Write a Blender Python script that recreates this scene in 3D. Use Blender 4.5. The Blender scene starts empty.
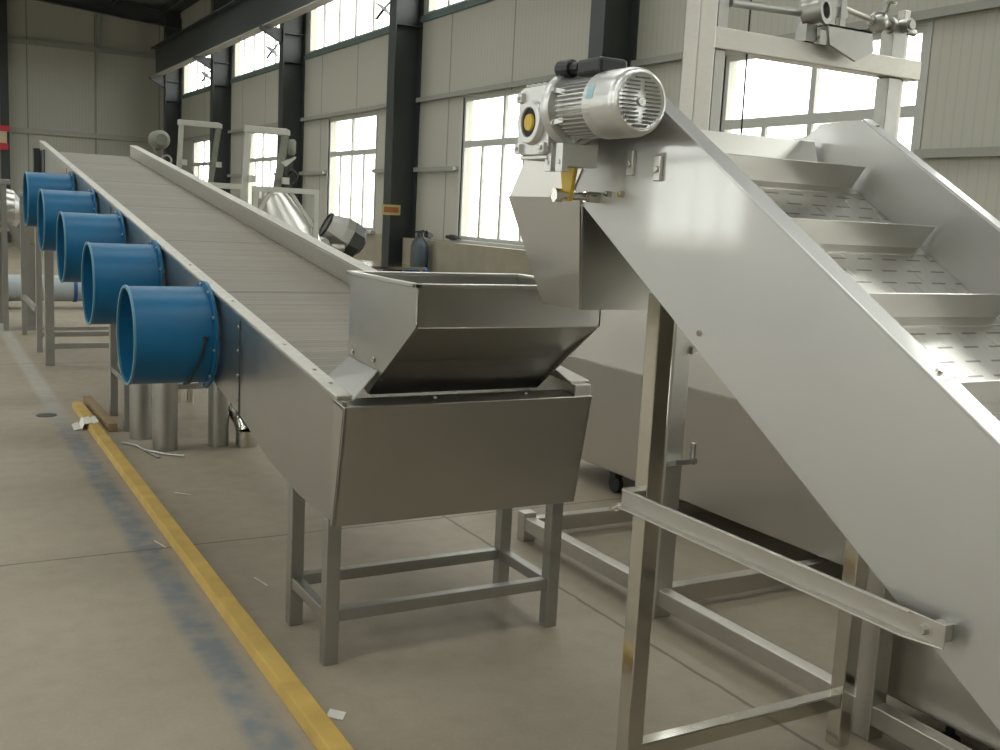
import bpy, math, random
from mathutils import Vector, Matrix
random.seed(4)
PI = math.pi
sc = bpy.context.scene
col = sc.collection

# ------------------------------------------------------------------ helpers
class MB:
    """collects shapes in world coordinates, builds one mesh object"""
    def __init__(s): s.v = []; s.f = []
    def add(s, vs, fs):
        n = len(s.v); s.v += [tuple(v) for v in vs]; s.f += [tuple(i + n for i in f) for f in fs]; return s
    def box(s, x0, x1, y0, y1, z0, z1):
        v = [(x, y, z) for z in (z0, z1) for y in (y0, y1) for x in (x0, x1)]
        return s.add(v, [(0, 2, 3, 1), (4, 5, 7, 6), (0, 1, 5, 4), (2, 6, 7, 3), (0, 4, 6, 2), (1, 3, 7, 5)])
    def bar(s, p, q, w, h, up=(0, 0, 1)):
        p = Vector(p); q = Vector(q); d = (q - p).normalized(); u = Vector(up)
        if abs(d.dot(u)) > .98: u = Vector((0, 1, 0))
        a = d.cross(u).normalized(); b = a.cross(d).normalized(); v = []
        for c in (p, q):
            for i, j in ((-1, -1), (1, -1), (1, 1), (-1, 1)): v.append(c + a * (i * w / 2) + b * (j * h / 2))
        return s.add(v, [(0, 1, 2, 3), (7, 6, 5, 4), (0, 4, 5, 1), (1, 5, 6, 2), (2, 6, 7, 3), (3, 7, 4, 0)])
    def tube(s, pts, r, n=12, rs=None, caps=True):
        pts = [Vector(p) for p in pts]; rings = []; k = len(pts)
        a = None
        for i, p in enumerate(pts):
            d = (pts[min(i + 1, k - 1)] - pts[max(i - 1, 0)]).normalized()
            if a is None:
                u = Vector((0, 0, 1)) if abs(d.z) < .9 else Vector((1, 0, 0)); a = d.cross(u).normalized()
            else: a = (a - d * a.dot(d)).normalized()
            b = d.cross(a); rr = rs[i] if rs else r
            rings.append([p + a * (rr * math.cos(2 * PI * j / n)) + b * (rr * math.sin(2 * PI * j / n)) for j in range(n)])
        v = [x for g in rings for x in g]; f = []
        for i in range(k - 1):
            for j in range(n): f.append((i * n + j, i * n + (j + 1) % n, (i + 1) * n + (j + 1) % n, (i + 1) * n + j))
        if caps: f += [tuple(range(n - 1, -1, -1)), tuple(range((k - 1) * n, k * n))]
        return s.add(v, f)
    def lathe(s, c, d, prof, n=32, closed=False):
        """prof: list of (t along d, radius)"""
        c = Vector(c); d = Vector(d).normalized(); u = Vector((0, 0, 1)) if abs(d.z) < .9 else Vector((1, 0, 0))
        a = d.cross(u).normalized(); b = d.cross(a); v = []; k = len(prof)
        for t, r in prof:
            for j in range(n): v.append(c + d * t + a * (r * math.cos(2 * PI * (j + .5) / n)) + b * (r * math.sin(2 * PI * (j + .5) / n)))
        f = []
        for i in range(k if closed else k - 1):
            i2 = (i + 1) % k
            for j in range(n): f.append((i * n + j, i * n + (j + 1) % n, i2 * n + (j + 1) % n, i2 * n + j))
        if not closed: f += [tuple(range(n - 1, -1, -1)), tuple(range((k - 1) * n, k * n))]
        return s.add(v, f)
    def prism(s, poly, off):
        """poly: 3-D points of a planar outline, extruded by off"""
        o = Vector(off); n = len(poly); a = [Vector(p) for p in poly]
        v = a + [p + o for p in a]
        f = [tuple(range(n - 1, -1, -1)), tuple(range(n, 2 * n))] + [(i, (i + 1) % n, n + (i + 1) % n, n + i) for i in range(n)]
        return s.add(v, f)
    def yz(s, poly, x0, x1): return s.prism([(x0, y, z) for y, z in poly], (x1 - x0, 0, 0))
    def bolt(s, p, d, r=.008, t=.006): return s.lathe(p, d, [(0, r), (t, r * .85)], 8)

def org(parent):
    o = Vector((0, 0, 0)); p = parent
    while p: o += p.location; p = p.parent
    return o

def obj(name, mb, m, parent=None, bevel=0, smooth=0, label=None, loc=None):
    me = bpy.data.meshes.new(name)
    o = bpy.data.objects.new(name, me); col.objects.link(o)
    if parent: o.parent = parent
    elif loc is not None: o.location = loc
    w = org(parent) + (Vector(loc) if (loc is not None and not parent) else Vector((0, 0, 0)))
    me.from_pydata([tuple(Vector(v) - w) for v in mb.v], [], mb.f); me.update()
    import bmesh
    b = bmesh.new(); b.from_mesh(me); bmesh.ops.recalc_face_normals(b, faces=b.faces); b.to_mesh(me); b.free()
    me.materials.append(m)
    if smooth:
        me.shade_smooth() if hasattr(me, 'shade_smooth') else None
        me.set_sharp_from_angle(angle=math.radians(smooth))
    if bevel:
        md = o.modifiers.new('bevel', 'BEVEL'); md.width = bevel; md.segments = 2; md.limit_method = 'ANGLE'; md.angle_limit = math.radians(40)
    if label: o['label'] = label
    return o

def thing(name, label, cat, loc, group=None):
    o = bpy.data.objects.new(name, None); col.objects.link(o); o.location = loc; o.empty_display_size = .1
    return tag(o, label, cat, group)
def tag(o, label, cat, group=None, kind=None):
    o['label'] = label; o['category'] = cat
    if group: o['group'] = group
    if kind: o['kind'] = kind
    return o
def struct(name, mb, m, parent=None, **k):
    o = obj(name, mb, m, parent, **k)
    if not parent: o['kind'] = 'structure'
    return o

# ------------------------------------------------------------------ materials
def new_mat(name):
    m = bpy.data.materials.new(name); m.use_nodes = True
    nt = m.node_tree; return m, nt, nt.nodes['Principled BSDF']
def nd(nt, t, **k):
    n = nt.nodes.new(t)
    for a, b in k.items(): setattr(n, a, b)
    return n
def coords(nt, scale=(1, 1, 1), kind='Object'):
    tc = nd(nt, 'ShaderNodeTexCoord'); mp = nd(nt, 'ShaderNodeMapping'); mp.inputs['Scale'].default_value = scale
    nt.links.new(tc.outputs[kind], mp.inputs['Vector']); return mp.outputs['Vector']
def noise(nt, vec, scale, detail=3):
    n = nd(nt, 'ShaderNodeTexNoise'); n.inputs['Scale'].default_value = scale; n.inputs['Detail'].default_value = detail
    nt.links.new(vec, n.inputs['Vector']); return n.outputs['Fac']
def ramp(nt, fac, a, b, lo=0., hi=1.):
    r = nd(nt, 'ShaderNodeMapRange'); r.inputs['From Min'].default_value = lo; r.inputs['From Max'].default_value = hi
    r.inputs['To Min'].default_value = a; r.inputs['To Max'].default_value = b
    nt.links.new(fac, r.inputs['Value']); return r.outputs['Result']
def mixc(nt, fac, a, b):
    m = nd(nt, 'ShaderNodeMix', data_type='RGBA')
    for sock, val in ((m.inputs['Factor'], fac), (m.inputs['A'], a), (m.inputs['B'], b)):
        if hasattr(val, 'links'): nt.links.new(val, sock)
        elif isinstance(val, (int, float)): sock.default_value = val
        else: sock.default_value = (*val, 1)
    return m.outputs['Result']
def bump(nt, bs, h, strength=.2, dist=.01):
    b = nd(nt, 'ShaderNodeBump'); b.inputs['Strength'].default_value = strength; b.inputs['Distance'].default_value = dist
    nt.links.new(h, b.inputs['Height']); nt.links.new(b.outputs['Normal'], bs.inputs['Normal'])
def math_(nt, op, a, b=None):
    n = nd(nt, 'ShaderNodeMath', operation=op)
    for i, x in enumerate((a, b)):
        if x is None: continue
        if hasattr(x, 'links'): nt.links.new(x, n.inputs[i])
        else: n.inputs[i].default_value = x
    return n.outputs[0]

def steel(name, base, rough, var=.02, brush=(3, 3, 3), bs_=.03):
    m, nt, b = new_mat(name)
    b.inputs['Metallic'].default_value = 1
    v = coords(nt, brush); n = noise(nt, v, 4, 4)
    big = noise(nt, coords(nt), 3, 2)
    nt.links.new(mixc(nt, big, tuple(c * .94 for c in base), tuple(min(1, c * 1.05) for c in base)), b.inputs['Base Color'])
    nt.links.new(ramp(nt, n, rough - var, rough + var, .3, .7), b.inputs['Roughness'])
    return m
def paint(name, base, rough=.5, var=.12, metallic=0, scale=8, bmp=.05):
    m, nt, b = new_mat(name)
    n = noise(nt, coords(nt), scale, 5)
    nt.links.new(mixc(nt, n, tuple(c * (1 - var) for c in base), tuple(c * (1 + var) for c in base)), b.inputs['Base Color'])
    b.inputs['Roughness'].default_value = rough; b.inputs['Metallic'].default_value = metallic
    bump(nt, b, n, bmp, .004)
    return m

INOX = steel('brushed_stainless', (.60, .585, .55), .30)
INOXS = steel('satin_stainless', (.45, .44, .41), .32)
INOXD = steel('dull_stainless', (.50, .48, .44), .36)
INOXP = steel('panel_stainless', (.53, .524, .512), .46, .03, (2, 2, 2))
_b = INOXP.node_tree.nodes['Principled BSDF']; _b.inputs['Coat Weight'].default_value = 1; _b.inputs['Coat Roughness'].default_value = .07; _b.inputs['Coat IOR'].default_value = 1.6
POL = steel('polished_stainless', (.66, .64, .58), .12, .03)
GALV = steel('galvanised_steel', (.40, .395, .37), .42, .08, (6, 6, 6), .06)
GALVL = steel('pale_galvanised_steel', (.50, .48, .435), .45, .08, (6, 6, 20), .08)
CAST = paint('cast_aluminium', (.66, .66, .645), .33, .06, .7, 25, .04)
CASTD = paint('aluminium_slots', (.12, .12, .12), .5)
BLUE = paint('blue_enamel', (.007, .105, .225), .40, .16, 0, 5, .03)
BLUE.node_tree.nodes['Principled BSDF'].inputs['Specular IOR Level'].default_value = .3
BLUEL = paint('blue_enamel_edge', (.07, .21, .30), .45, .15, 0, 20)
YELLOW = paint('yellow_paint', (.47, .31, .075), .6, .35, 0, 7)
BRASS = paint('yellow_plug', (.60, .40, .03), .4)
BLACK = paint('black_plastic', (.013, .013, .014), .45)
RUBBER = paint('black_rubber', (.015, .015, .015), .7)
DARK = paint('dark_grey_paint', (.035, .040, .040), .42, .15, 0, 5)
DARKG = paint('green_grey_paint', (.10, .15, .14), .5, .12)
WHITEP = paint('white_painted_steel', (.42, .42, .37), .5, .06)
FRAMEW = paint('white_window_frame', (.40, .40, .37), .45, .04)
GIRT = paint('grey_girt_paint', (.26, .26, .23), .5, .1)
PALEGIRT = paint('pale_girt_paint', (.34, .33, .29), .55, .08)
WOOD = paint('rough_timber', (.24, .17, .09), .75, .3, 0, 18)
PAPER = paint('white_paper', (.66, .64, .58), .8, .05)
RED = paint('red_paint', (.55, .035, .05), .5)
CREAM = paint('cream_board', (.60, .50, .34), .6)
ORANGE = paint('orange_print', (.30, .10, .02), .6)
BLUEBOX = paint('blue_plastic', (.03, .10, .26), .5)
CYL = paint('grey_blue_cylinder', (.032, .052, .062), .5)
MACHG = paint('machine_green', (.15, .16, .125), .5, .2)
ROOF = paint('roof_underside', (.05, .055, .05), .7, .1, 0, 1)
LENS = paint('sticker_blue', (.35, .55, .62), .4)

def mat_floor():
    m, nt, b = new_mat('worn_concrete')
    v = coords(nt); sx = nd(nt, 'ShaderNodeSeparateXYZ'); nt.links.new(v, sx.inputs[0])
    X, Y = sx.outputs['X'], sx.outputs['Y']
    n1 = noise(nt, v, .7, 5); n2 = noise(nt, v, 9, 6); n3 = noise(nt, v, 60, 3)
    c = mixc(nt, ramp(nt, n1, 0, 1, .3, .7), (.268, .226, .170), (.328, .280, .214))
    c = mixc(nt, ramp(nt, n2, 0, .35, .45, .75), c, (.235, .205, .160))
    c = mixc(nt, ramp(nt, n3, 0, .22, .5, .8), c, (.42, .37, .29))
    # worn blue-grey painted line along the aisle
    e = math_(nt, 'MULTIPLY', math_(nt, 'SUBTRACT', n1, .5), .06)
    d = math_(nt, 'ABSOLUTE', math_(nt, 'SUBTRACT', math_(nt, 'ADD', X, e), .925))
    st = math_(nt, 'MULTIPLY', ramp(nt, d, 1, 0, .040, .085), ramp(nt, n2, .25, .85, .3, .6))
    far = ramp(nt, Y, 0, 1, 7.2, 9.2)
    c = mixc(nt, st, c, mixc(nt, far, (.135, .155, .175), (.40, .39, .35)))
    # slab joints
    def joint(co, at, period, w):
        t = math_(nt, 'ADD', math_(nt, 'ADD', co, -at + period * 40.5), math_(nt, 'MULTIPLY', math_(nt, 'SUBTRACT', n2, .5), .02))
        t = math_(nt, 'ABSOLUTE', math_(nt, 'SUBTRACT', math_(nt, 'MODULO', t, period), period / 2))
        return ramp(nt, t, .75, 0, w * .5, w)
    j = math_(nt, 'MAXIMUM', joint(X, 2.51, 6.0, .011), joint(Y, 4.93, 6.0, .011))
    c = mixc(nt, j, c, (.10, .085, .065))
    nt.links.new(c, b.inputs['Base Color'])
    nt.links.new(ramp(nt, n2, .48, .72), b.inputs['Roughness'])
    bump(nt, b, n3, .12, .004)
    return m
def mat_wall():
    m, nt, b = new_mat('ribbed_wall_panel')
    g = nd(nt, 'ShaderNodeNewGeometry'); s = nd(nt, 'ShaderNodeSeparateXYZ'); nt.links.new(g.outputs['Position'], s.inputs[0])
    sn = nd(nt, 'ShaderNodeSeparateXYZ'); nt.links.new(g.outputs['Normal'], sn.inputs[0])
    side = ramp(nt, math_(nt, 'ABSOLUTE', sn.outputs['X']), 0, 1, .4, .6)
    # coordinate that runs along the wall
    run = math_(nt, 'ADD', math_(nt, 'MULTIPLY', side, s.outputs['Y']), math_(nt, 'MULTIPLY', math_(nt, 'SUBTRACT', 1.0, side), s.outputs['X']))
    t = math_(nt, 'ADD', run, 100.13)
    rib = math_(nt, 'MODULO', t, .10)
    ribv = ramp(nt, math_(nt, 'ABSOLUTE', math_(nt, 'SUBTRACT', rib, .05)), 1, 0, .004, .014)
    seam = ramp(nt, math_(nt, 'ABSOLUTE', math_(nt, 'SUBTRACT', math_(nt, 'MODULO', t, 2.05), 1.0)), 1, 0, .012, .022)
    n = noise(nt, coords(nt), .5, 3)
    c = mixc(nt, n, (.375, .365, .31), (.425, .415, .355))
    c = mixc(nt, math_(nt, 'MULTIPLY', ribv, .16), c, (.2, .2, .17))
    c = mixc(nt, math_(nt, 'MULTIPLY', seam, .7), c, (.10, .10, .085))
    low = ramp(nt, s.outputs['Z'], 1, 0, 1.195, 1.205)
    n2 = noise(nt, coords(nt), 4, 5)
    c = mixc(nt, low, c, mixc(nt, n2, (.22, .19, .135), (.33, .295, .22)))
    nt.links.new(c, b.inputs['Base Color']); b.inputs['Roughness'].default_value = .55
    bump(nt, b, ribv, .15, .004)
    return m
def mat_belt():
    m, nt, b = new_mat('slatted_belt')
    v = coords(nt); s = nd(nt, 'ShaderNodeSeparateXYZ'); nt.links.new(v, s.inputs[0])
    t = math_(nt, 'MODULO', math_(nt, 'ADD', s.outputs['Y'], 50.), .038)
    gap = ramp(nt, math_(nt, 'ABSOLUTE', math_(nt, 'SUBTRACT', t, .019)), 0, 1, .012, .018)
    row = nd(nt, 'ShaderNodeTexWhiteNoise', noise_dimensions='1D')
    nt.links.new(math_(nt, 'FLOOR', math_(nt, 'DIVIDE', math_(nt, 'ADD', s.outputs['Y'], 50.), .038)), row.inputs['W'])
    n = noise(nt, coords(nt, (2, 40, 1)), 4, 4); n2 = noise(nt, v, 1.2, 3)
    c = mixc(nt, n, (.145, .122, .088), (.235, .202, .148))
    c = mixc(nt, math_(nt, 'MULTIPLY', row.outputs['Value'], .45), c, (.085, .07, .052))
    c = mixc(nt, ramp(nt, n2, 0, .3, .4, .8), c, (.10, .085, .062))
    c = mixc(nt, math_(nt, 'MULTIPLY', gap, .6), c, (.06, .05, .04))
    big = math_(nt, 'MODULO', math_(nt, 'ADD', s.outputs['Y'], 50.42), 1.55)
    bg = ramp(nt, math_(nt, 'ABSOLUTE', math_(nt, 'SUBTRACT', big, .8)), 1, 0, .012, .022)
    c = mixc(nt, math_(nt, 'MULTIPLY', bg, .8), c, (.05, .045, .035))
    nt.links.new(c, b.inputs['Base Color']); b.inputs['Metallic'].default_value = .1
    nt.links.new(ramp(nt, n, .35, .6), b.inputs['Roughness'])
    bump(nt, b, gap, -.5, .004)
    return m
def mat_perf():
    m, nt, b = new_mat('slotted_steel_plate')
    v = coords(nt); s = nd(nt, 'ShaderNodeSeparateXYZ'); nt.links.new(v, s.inputs[0])
    y = math_(nt, 'DIVIDE', math_(nt, 'ADD', s.outputs['Y'], 50.), .047)
    r = math_(nt, 'FLOOR', y); fy = math_(nt, 'SUBTRACT', y, r)
    x = math_(nt, 'ADD', math_(nt, 'DIVIDE', math_(nt, 'ADD', s.outputs['X'], 50.), .10), math_(nt, 'MULTIPLY', math_(nt, 'MODULO', r, 2.), .5))
    fx = math_(nt, 'SUBTRACT', x, math_(nt, 'FLOOR', x))
    sl = math_(nt, 'MULTIPLY', ramp(nt, math_(nt, 'ABSOLUTE', math_(nt, 'SUBTRACT', fy, .5)), 1, 0, .05, .08),
               ramp(nt, math_(nt, 'ABSOLUTE', math_(nt, 'SUBTRACT', fx, .5)), 1, 0, .27, .31))
    n = noise(nt, coords(nt, (60, 3, 3)), 4, 3)
    nt.links.new(mixc(nt, sl, (.60, .585, .55), (.26, .25, .23)), b.inputs['Base Color'])
    b.inputs['Metallic'].default_value = 1
    nt.links.new(ramp(nt, n, .26, .30), b.inputs['Roughness'])
    bump(nt, b, sl, -.15, .001)
    return m
def mat_glass():
    m, nt, b = new_mat('window_glass'); out = nt.nodes['Material Output']; nt.nodes.remove(b)
    t = nd(nt, 'ShaderNodeBsdfTransparent'); t.inputs['Color'].default_value = (.95, .97, .96, 1)
    g = nd(nt, 'ShaderNodeBsdfGlossy'); g.inputs['Roughness'].default_value = .03
    n = noise(nt, coords(nt), 2, 2)
    mx = nd(nt, 'ShaderNodeMixShader'); nt.links.new(ramp(nt, n, .03, .06), mx.inputs[0])
    nt.links.new(t.outputs[0], mx.inputs[1]); nt.links.new(g.outputs[0], mx.inputs[2]); nt.links.new(mx.outputs[0], out.inputs[0])
    return m
FLOOR = mat_floor(); WALL = mat_wall(); BELT = mat_belt(); PERF = mat_perf(); GLASS = mat_glass()
GROUND = paint('yard_concrete', (.45, .43, .38), .8)

# ------------------------------------------------------------------ the hall
XR, XL, YB, YF = 7.7, -8.0, -7.6, 37.5
BAYS = [-7.6, -1.5, 4.62, 10.75, 16.94, 23.1, 29.25, 35.3]
ZS, ZW = 1.24, 3.47            # lower windows
ZC, ZCT = 4.93, 6.15           # clerestory
def zroof(x): return 7.55 + .075 * (7.85 - abs(x + .15))

struct('floor', MB().box(XL - .3, XR + .3, YB - .3, YF + .3, -.12, 0), FLOOR)
struct('ground', MB().box(-150, 150, -150, 190, -.3, -.14), GROUND)

def wall_holes(x0, x1, y0, y1, z1, holes):
    mb = MB(); zs = sorted({0, z1, *[h[2] for h in holes], *[h[3] for h in holes]})
    for a, b in zip(zs, zs[1:]):
        hs = sorted((h[0], h[1]) for h in holes if h[2] <= a + 1e-6 and h[3] >= b - 1e-6); y = y0
        for h0, h1 in hs:
            if h0 > y: mb.box(x0, x1, y, h0, a, b)
            y = h1
        if y < y1: mb.box(x0, x1, y, y1, a, b)
    return mb
LOW, HIGH = [], []
for a, b in zip(BAYS, BAYS[1:]):
    c = (a + b) / 2; LOW.append((c - 1.3, c + 1.3, ZS, ZW))
    HIGH.append((a + .35, b - .35, ZC, ZCT))
HIGH[4 - 1] = (10.75 + 3.55, 16.94 - .25, ZC, ZCT)
struct('wall_right', wall_holes(XR, XR + .18, YB, YF, 7.7, LOW + HIGH), WALL)
struct('wall_left', wall_holes(XL - .18, XL, YB, YF, 7.7, LOW + HIGH), WALL)
struct('wall_end', MB().box(XL - .18, XR + .18, YF, YF + .18, 0, 9), WALL)
struct('wall_back', MB().box(XL - .18, XR + .18, YB - .18, YB, 0, 9), WALL)
rf = MB(); ADDED_SKY = []
def roof_strip(y0, y1, spans):
    for x0, x1 in spans:
        rf.prism([(x0, y0, zroof(x0)), (x1, y0, zroof(x1)), (x1, y0, zroof(x1) + .10), (x0, y0, zroof(x0) + .10)], (0, y1 - y0, 0))
FULL = [(XL - .3, -.15), (-.15, XR + .3)]
yy = YB - .3
for a, b in zip(BAYS[:-2], BAYS[1:-1]):
    c = (a + b) / 2; roof_strip(yy, c - .8, FULL); yy = c + .8
    roof_strip(c - .8, c + .8, [(XL - .3, -6.8), (-1.2, -.15), (-.15, .9), (6.5, XR + .3)]); ADDED_SKY += [(-6.8, -1.2, c), (.9, 6.5, c)]  # roof openings added out of view to brighten the hall
roof_strip(yy, YF + .3, FULL)
struct('ceiling', rf, ROOF)

for i, (x0, x1, c) in enumerate(ADDED_SKY):  # glazing and portals of the added, unseen skylights
    o = struct('window_%d' % (50 + i), MB().prism([(x0 - .05, c - .85, zroof(x0 - .05) + .105), (x1 + .05, c - .85, zroof(x1 + .05) + .105), (x1 + .05, c - .85, zroof(x1 + .05) + .11), (x0 - .05, c - .85, zroof(x0 - .05) + .11)], (0, 1.7, 0)), GLASS)
    L = bpy.data.lights.new('added_skylight_portal', 'AREA'); L.shape = 'RECTANGLE'; L.size = x1 - x0; L.size_y = 1.6; L.cycles.is_portal = True
    lo = bpy.data.objects.new('added_skylight_portal', L); col.objects.link(lo); xm = (x0 + x1) / 2
    lo.location = (xm, c, zroof(xm) + .05); lo.rotation_euler = (0, math.atan(.075) * (1 if xm > 0 else -1), 0)
wn = 0
def window(side, y0, y1, z0, z1, high):
    global wn; wn += 1
    X = XR if side > 0 else XL
    def bx(mb, a, b, c, d, depth=.05, out=.0):
        x0 = X + side * .02; x1 = x0 + side * depth; x0 -= side * out
        mb.box(min(x0, x1), max(x0, x1), a, b, c, d)
    f = MB(); w = .06
    bx(f, y0, y0 + w, z0, z1); bx(f, y1 - w, y1, z0, z1); bx(f, y0 + w, y1 - w, z0, z0 + w); bx(f, y0 + w, y1 - w, z1 - w, z1)
    if high:
        n = max(2, round((y1 - y0) / .95))
        for i in range(1, n): y = y0 + (y1 - y0) * i / n; bx(f, y - .028, y + .028, z0 + w, z1 - w, .04)
    else:
        zt = z0 + (z1 - z0) * .675; yc = (y0 + y1) / 2
        bx(f, y0 + w, y1 - w, zt - .05, zt + .05); bx(f, yc - .035, yc + .035, zt + .05, z1 - w)
        for y in (yc, y0 + .66, y1 - .66): bx(f, y - .03, y + .03, z0 + w, zt - .05, .035)
        bx(f, y0 - .06, y0, z0 - .03, z1 + .05, .02, .03); bx(f, y1, y1 + .06, z0 - .03, z1 + .05, .02, .03)
    o = struct('window_%d' % wn, f, FRAMEW)
    g = MB(); x0 = X + side * .045; g.box(min(x0, x0 + side * .004), max(x0, x0 + side * .004), y0 + w, y1 - w, z0 + w, z1 - w)
    obj('pane', g, GLASS, o)
    s = MB()
    if high: s.box(min(X - side * .05, X + side * .02), max(X - side * .05, X + side * .02), y0 - .1, y1 + .1, z0 - .10, z0 + .0); obj('window_sill', s, DARKG, o)
    else: s.box(min(X - side * .09, X + side * .06), max(X - side * .09, X + side * .06), y0 - .1, y1 + .1, z0 - .05, z0 - .0); obj('window_sill', s, FRAMEW, o)
    L = bpy.data.lights.new('window_portal', 'AREA'); L.shape = 'RECTANGLE'; L.size = z1 - z0; L.size_y = y1 - y0
    L.cycles.is_portal = True; lo = bpy.data.objects.new('window_portal', L); col.objects.link(lo)
    lo.location = (X + side * .10, (y0 + y1) / 2, (z0 + z1) / 2)
    lo.rotation_euler = (0, side * PI / 2, 0)
for sd in (1, -1):
    for h in LOW: window(sd, *h, False)
    for h in HIGH: window(sd, *h, True)

tn = 0
def trim(mb, m):
    global tn; tn += 1
    return struct('trim_%d' % tn, mb, m)
for sd, X in ((1, XR), (-1, XL)):
    for z in (3.54, 2.37):
        mb = MB()
        for a, b in zip(BAYS, BAYS[1:]):
            c = (a + b) / 2
            segs = [(a + .18, b - .18)] if z > 3 else [(a + .18, c - 1.38), (c + 1.38, b - .18)]
            for p, q in segs:
                mb.prism([(X, p, z + .03), (X - sd * .10, p, z + .03), (X - sd * .10, p, z - .045), (X - sd * .09, p, z - .045), (X - sd * .09, p, z - .03), (X, p, z - .03)], (0, q - p, 0))
        trim(mb, GIRT)
for z in (3.6, 6.38):
    trim(MB().box(XL, XR, YF - .12, YF, z - .09, z + .07), GIRT if z > 5 else PALEGIRT)
trim(MB().box(2.55, 2.80, YF - .3, YF, 0, 8.2), DARK)
trim(MB().box(5.40, 5.46, YF - .03, YF, 0, 6.3).box(5.48, 5.62, YF - .1, YF, 6.46, 8.1), GIRT)

# steel portal frame columns and rafters
def hcol(x, y, sd, h):
    mb = MB(); a, b = sorted((x, x - sd * .5))
    mb.box(a, a + .022, y - .15, y + .15, 0, h).box(b - .022, b, y - .15, y + .15, 0, h)
    mb.box(a + .022, b - .022, y - .008, y + .008, 0, h)
    for z in (4.75, 5.35, 5.95):
        if z < h: mb.box(a + .022, b - .022, y - .15, y + .15, z, z + .015)
    return mb
CL = {10.75: 'dark steel column behind the gear motor of the steep elevator',
      16.94: 'dark steel column carrying the small yellow sign board',
      23.1: 'dark steel column between the two middle wall windows, right of the chain hoist gantry',
      29.25: 'dark steel column right of the farthest wall window',
      35.3: 'farthest dark steel column in the corner by the end wall',
      4.62: 'dark steel column of the right wall, just outside the picture on the right'}
for y in BAYS[2:]:
    if y in CL and y > 5:
        tag(obj('steel_column', hcol(XR, y, 1, 7.35), DARK), CL[y], 'column', 'steel columns along the window wall')
for y in BAYS:
    if y < 5: struct('column', hcol(XR, y, 1, 7.35), DARK)
    struct('column', hcol(XL, y, -1, 7.35), DARK)
for y in BAYS:
    mb = MB()
    for sd, X in ((1, XR), (-1, XL)):
        p = Vector((X - sd * .02, y, zroof(X) - .30)); q = Vector((-.15, y, zroof(-.15) - .30))
        mb.bar(p, q, .014, .44); mb.bar(p + Vector((0, 0, .22)), q + Vector((0, 0, .22)), .22, .014); mb.bar(p - Vector((0, 0, .22)), q - Vector((0, 0, .22)), .22, .014)
    struct('rafter', mb, DARK)
mb = MB()
for i in range(-5, 6):
    x = -.15 + i * 1.45; z = zroof(x) - .10
    mb.box(x - .03, x + .03, YB, YF, z - .09, z + .05)
trim(mb, DARK)
# crane runway beam on brackets
g = thing('crane_runway_beam', 'dark crane runway beam under the roof along the window wall, with pale bottom flange', 'beam', (6.9, 20, 5.46))
mb = MB().box(6.895, 6.905, 4, 35.15, 5.49, 6.30).box(6.74, 7.06, 4, 35.15, 6.30, 6.33)
obj('web', mb, DARK, g)
obj('bottom_flange', MB().box(6.78, 7.02, 4, 35.15, 5.465, 5.49), PALEGIRT, g)
for y in BAYS[3:]:
    mb = MB().prism([(7.2, y - .06, 5.15), (7.2, y - .06, 5.46), (6.72, y - .06, 5.46), (6.72, y - .06, 5.40)], (0, .12, 0))
    obj('bracket', mb, DARK, g)

# round reflector lamps in front of the clerestory
LL = ['round reflector lamp seen against the nearest whole clerestory window, beside the signed column',
      'round reflector lamp seen against the second clerestory window, above the chain hoist gantry',
      'round reflector lamp seen against the farthest, smallest clerestory window']
for i, y in enumerate((17.55, 24.05, 30.2)):
    z = 5.12
    t = thing('reflector_lamp', LL[i], 'lamp', (7.35, y, z), 'round lamps by the clerestory')
    d = Vector((-.45, .42, -.77)).normalized(); c = Vector((7.3, y, z))
    obj('reflector', MB().lathe(c, d, [(-.02, .03), (-.015, .08), (.02, .175), (.03, .175), (.005, .10), (0, .03)], 24), DARK, t, smooth=40)
    obj('stem', MB().tube([c + d * .0, c + d * .24], .024, 10), DARK, t)
    obj('wall_arm', MB().tube([c - d * .02, c - d * .08 + Vector((.1, 0, .1)), (7.66, y, z + .25), (7.70, y, z + .25)], .018, 8).tube([(7.68, y, z - .19), (7.68, y, z + 1.02)], .02, 8), DARKG, t)

# ------------------------------------------------------------------ long inclined belt conveyor
def zt(y): return 1.0 + .128 * (y - 3.27)
XA, XB = 1.255, 2.265           # outer faces of side panels
YE = 12.62
cv = thing('belt_conveyor', 'long inclined slatted belt conveyor with five blue fan ducts on its left side', 'conveyor', (1.76, 7.0, 0))
prof = [(3.34, .560), (3.70, .562), (4.10, .61), (4.55, .715), (5.1, .80), (12.4, zt(12.4) - .42), (YE + .03, zt(YE) - .30), (YE + .06, zt(YE) - .03), (YE, zt(YE) + .015), (YE - .1, zt(YE - .1)), (3.27, zt(3.27))]
obj('side_panel', MB().yz(prof, XA, XA + .015), INOXS, cv)
obj('side_panel', MB().yz([(y, z + (.022 if i > 6 else 0)) for i, (y, z) in enumerate(prof)], XB - .015, XB), INOX, cv)
mb = MB()
def strip(mb, y0, y1, x0, x1, h0, h1):
    return mb.prism([(x0, y0, zt(y0) + h0), (x1, y0, zt(y0) + h0), (x1, y0, zt(y0) + h1), (x0, y0, zt(y0) + h1)], (0, y1 - y0, zt(y1) - zt(y0)))
strip(mb, 3.30, YE, XA - .012, XA + .048, -.006, .012)
obj('top_rail', mb, GALVL, cv, bevel=.004, label='pale edge rail nearer the aisle')
mb = MB(); strip(mb, 3.30, YE, XB - .075, XB + .012, .022, .034); strip(mb, 3.30, YE - .02, XB - .075, XB - .060, -.10, .022)
obj('top_rail', mb, GALVL, cv, bevel=.004)
mb = MB(); strip(mb, 3.42, YE - .05, XA + .018, XB - .078, -.12, -.09)
obj('belt', mb, BELT, cv)
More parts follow.
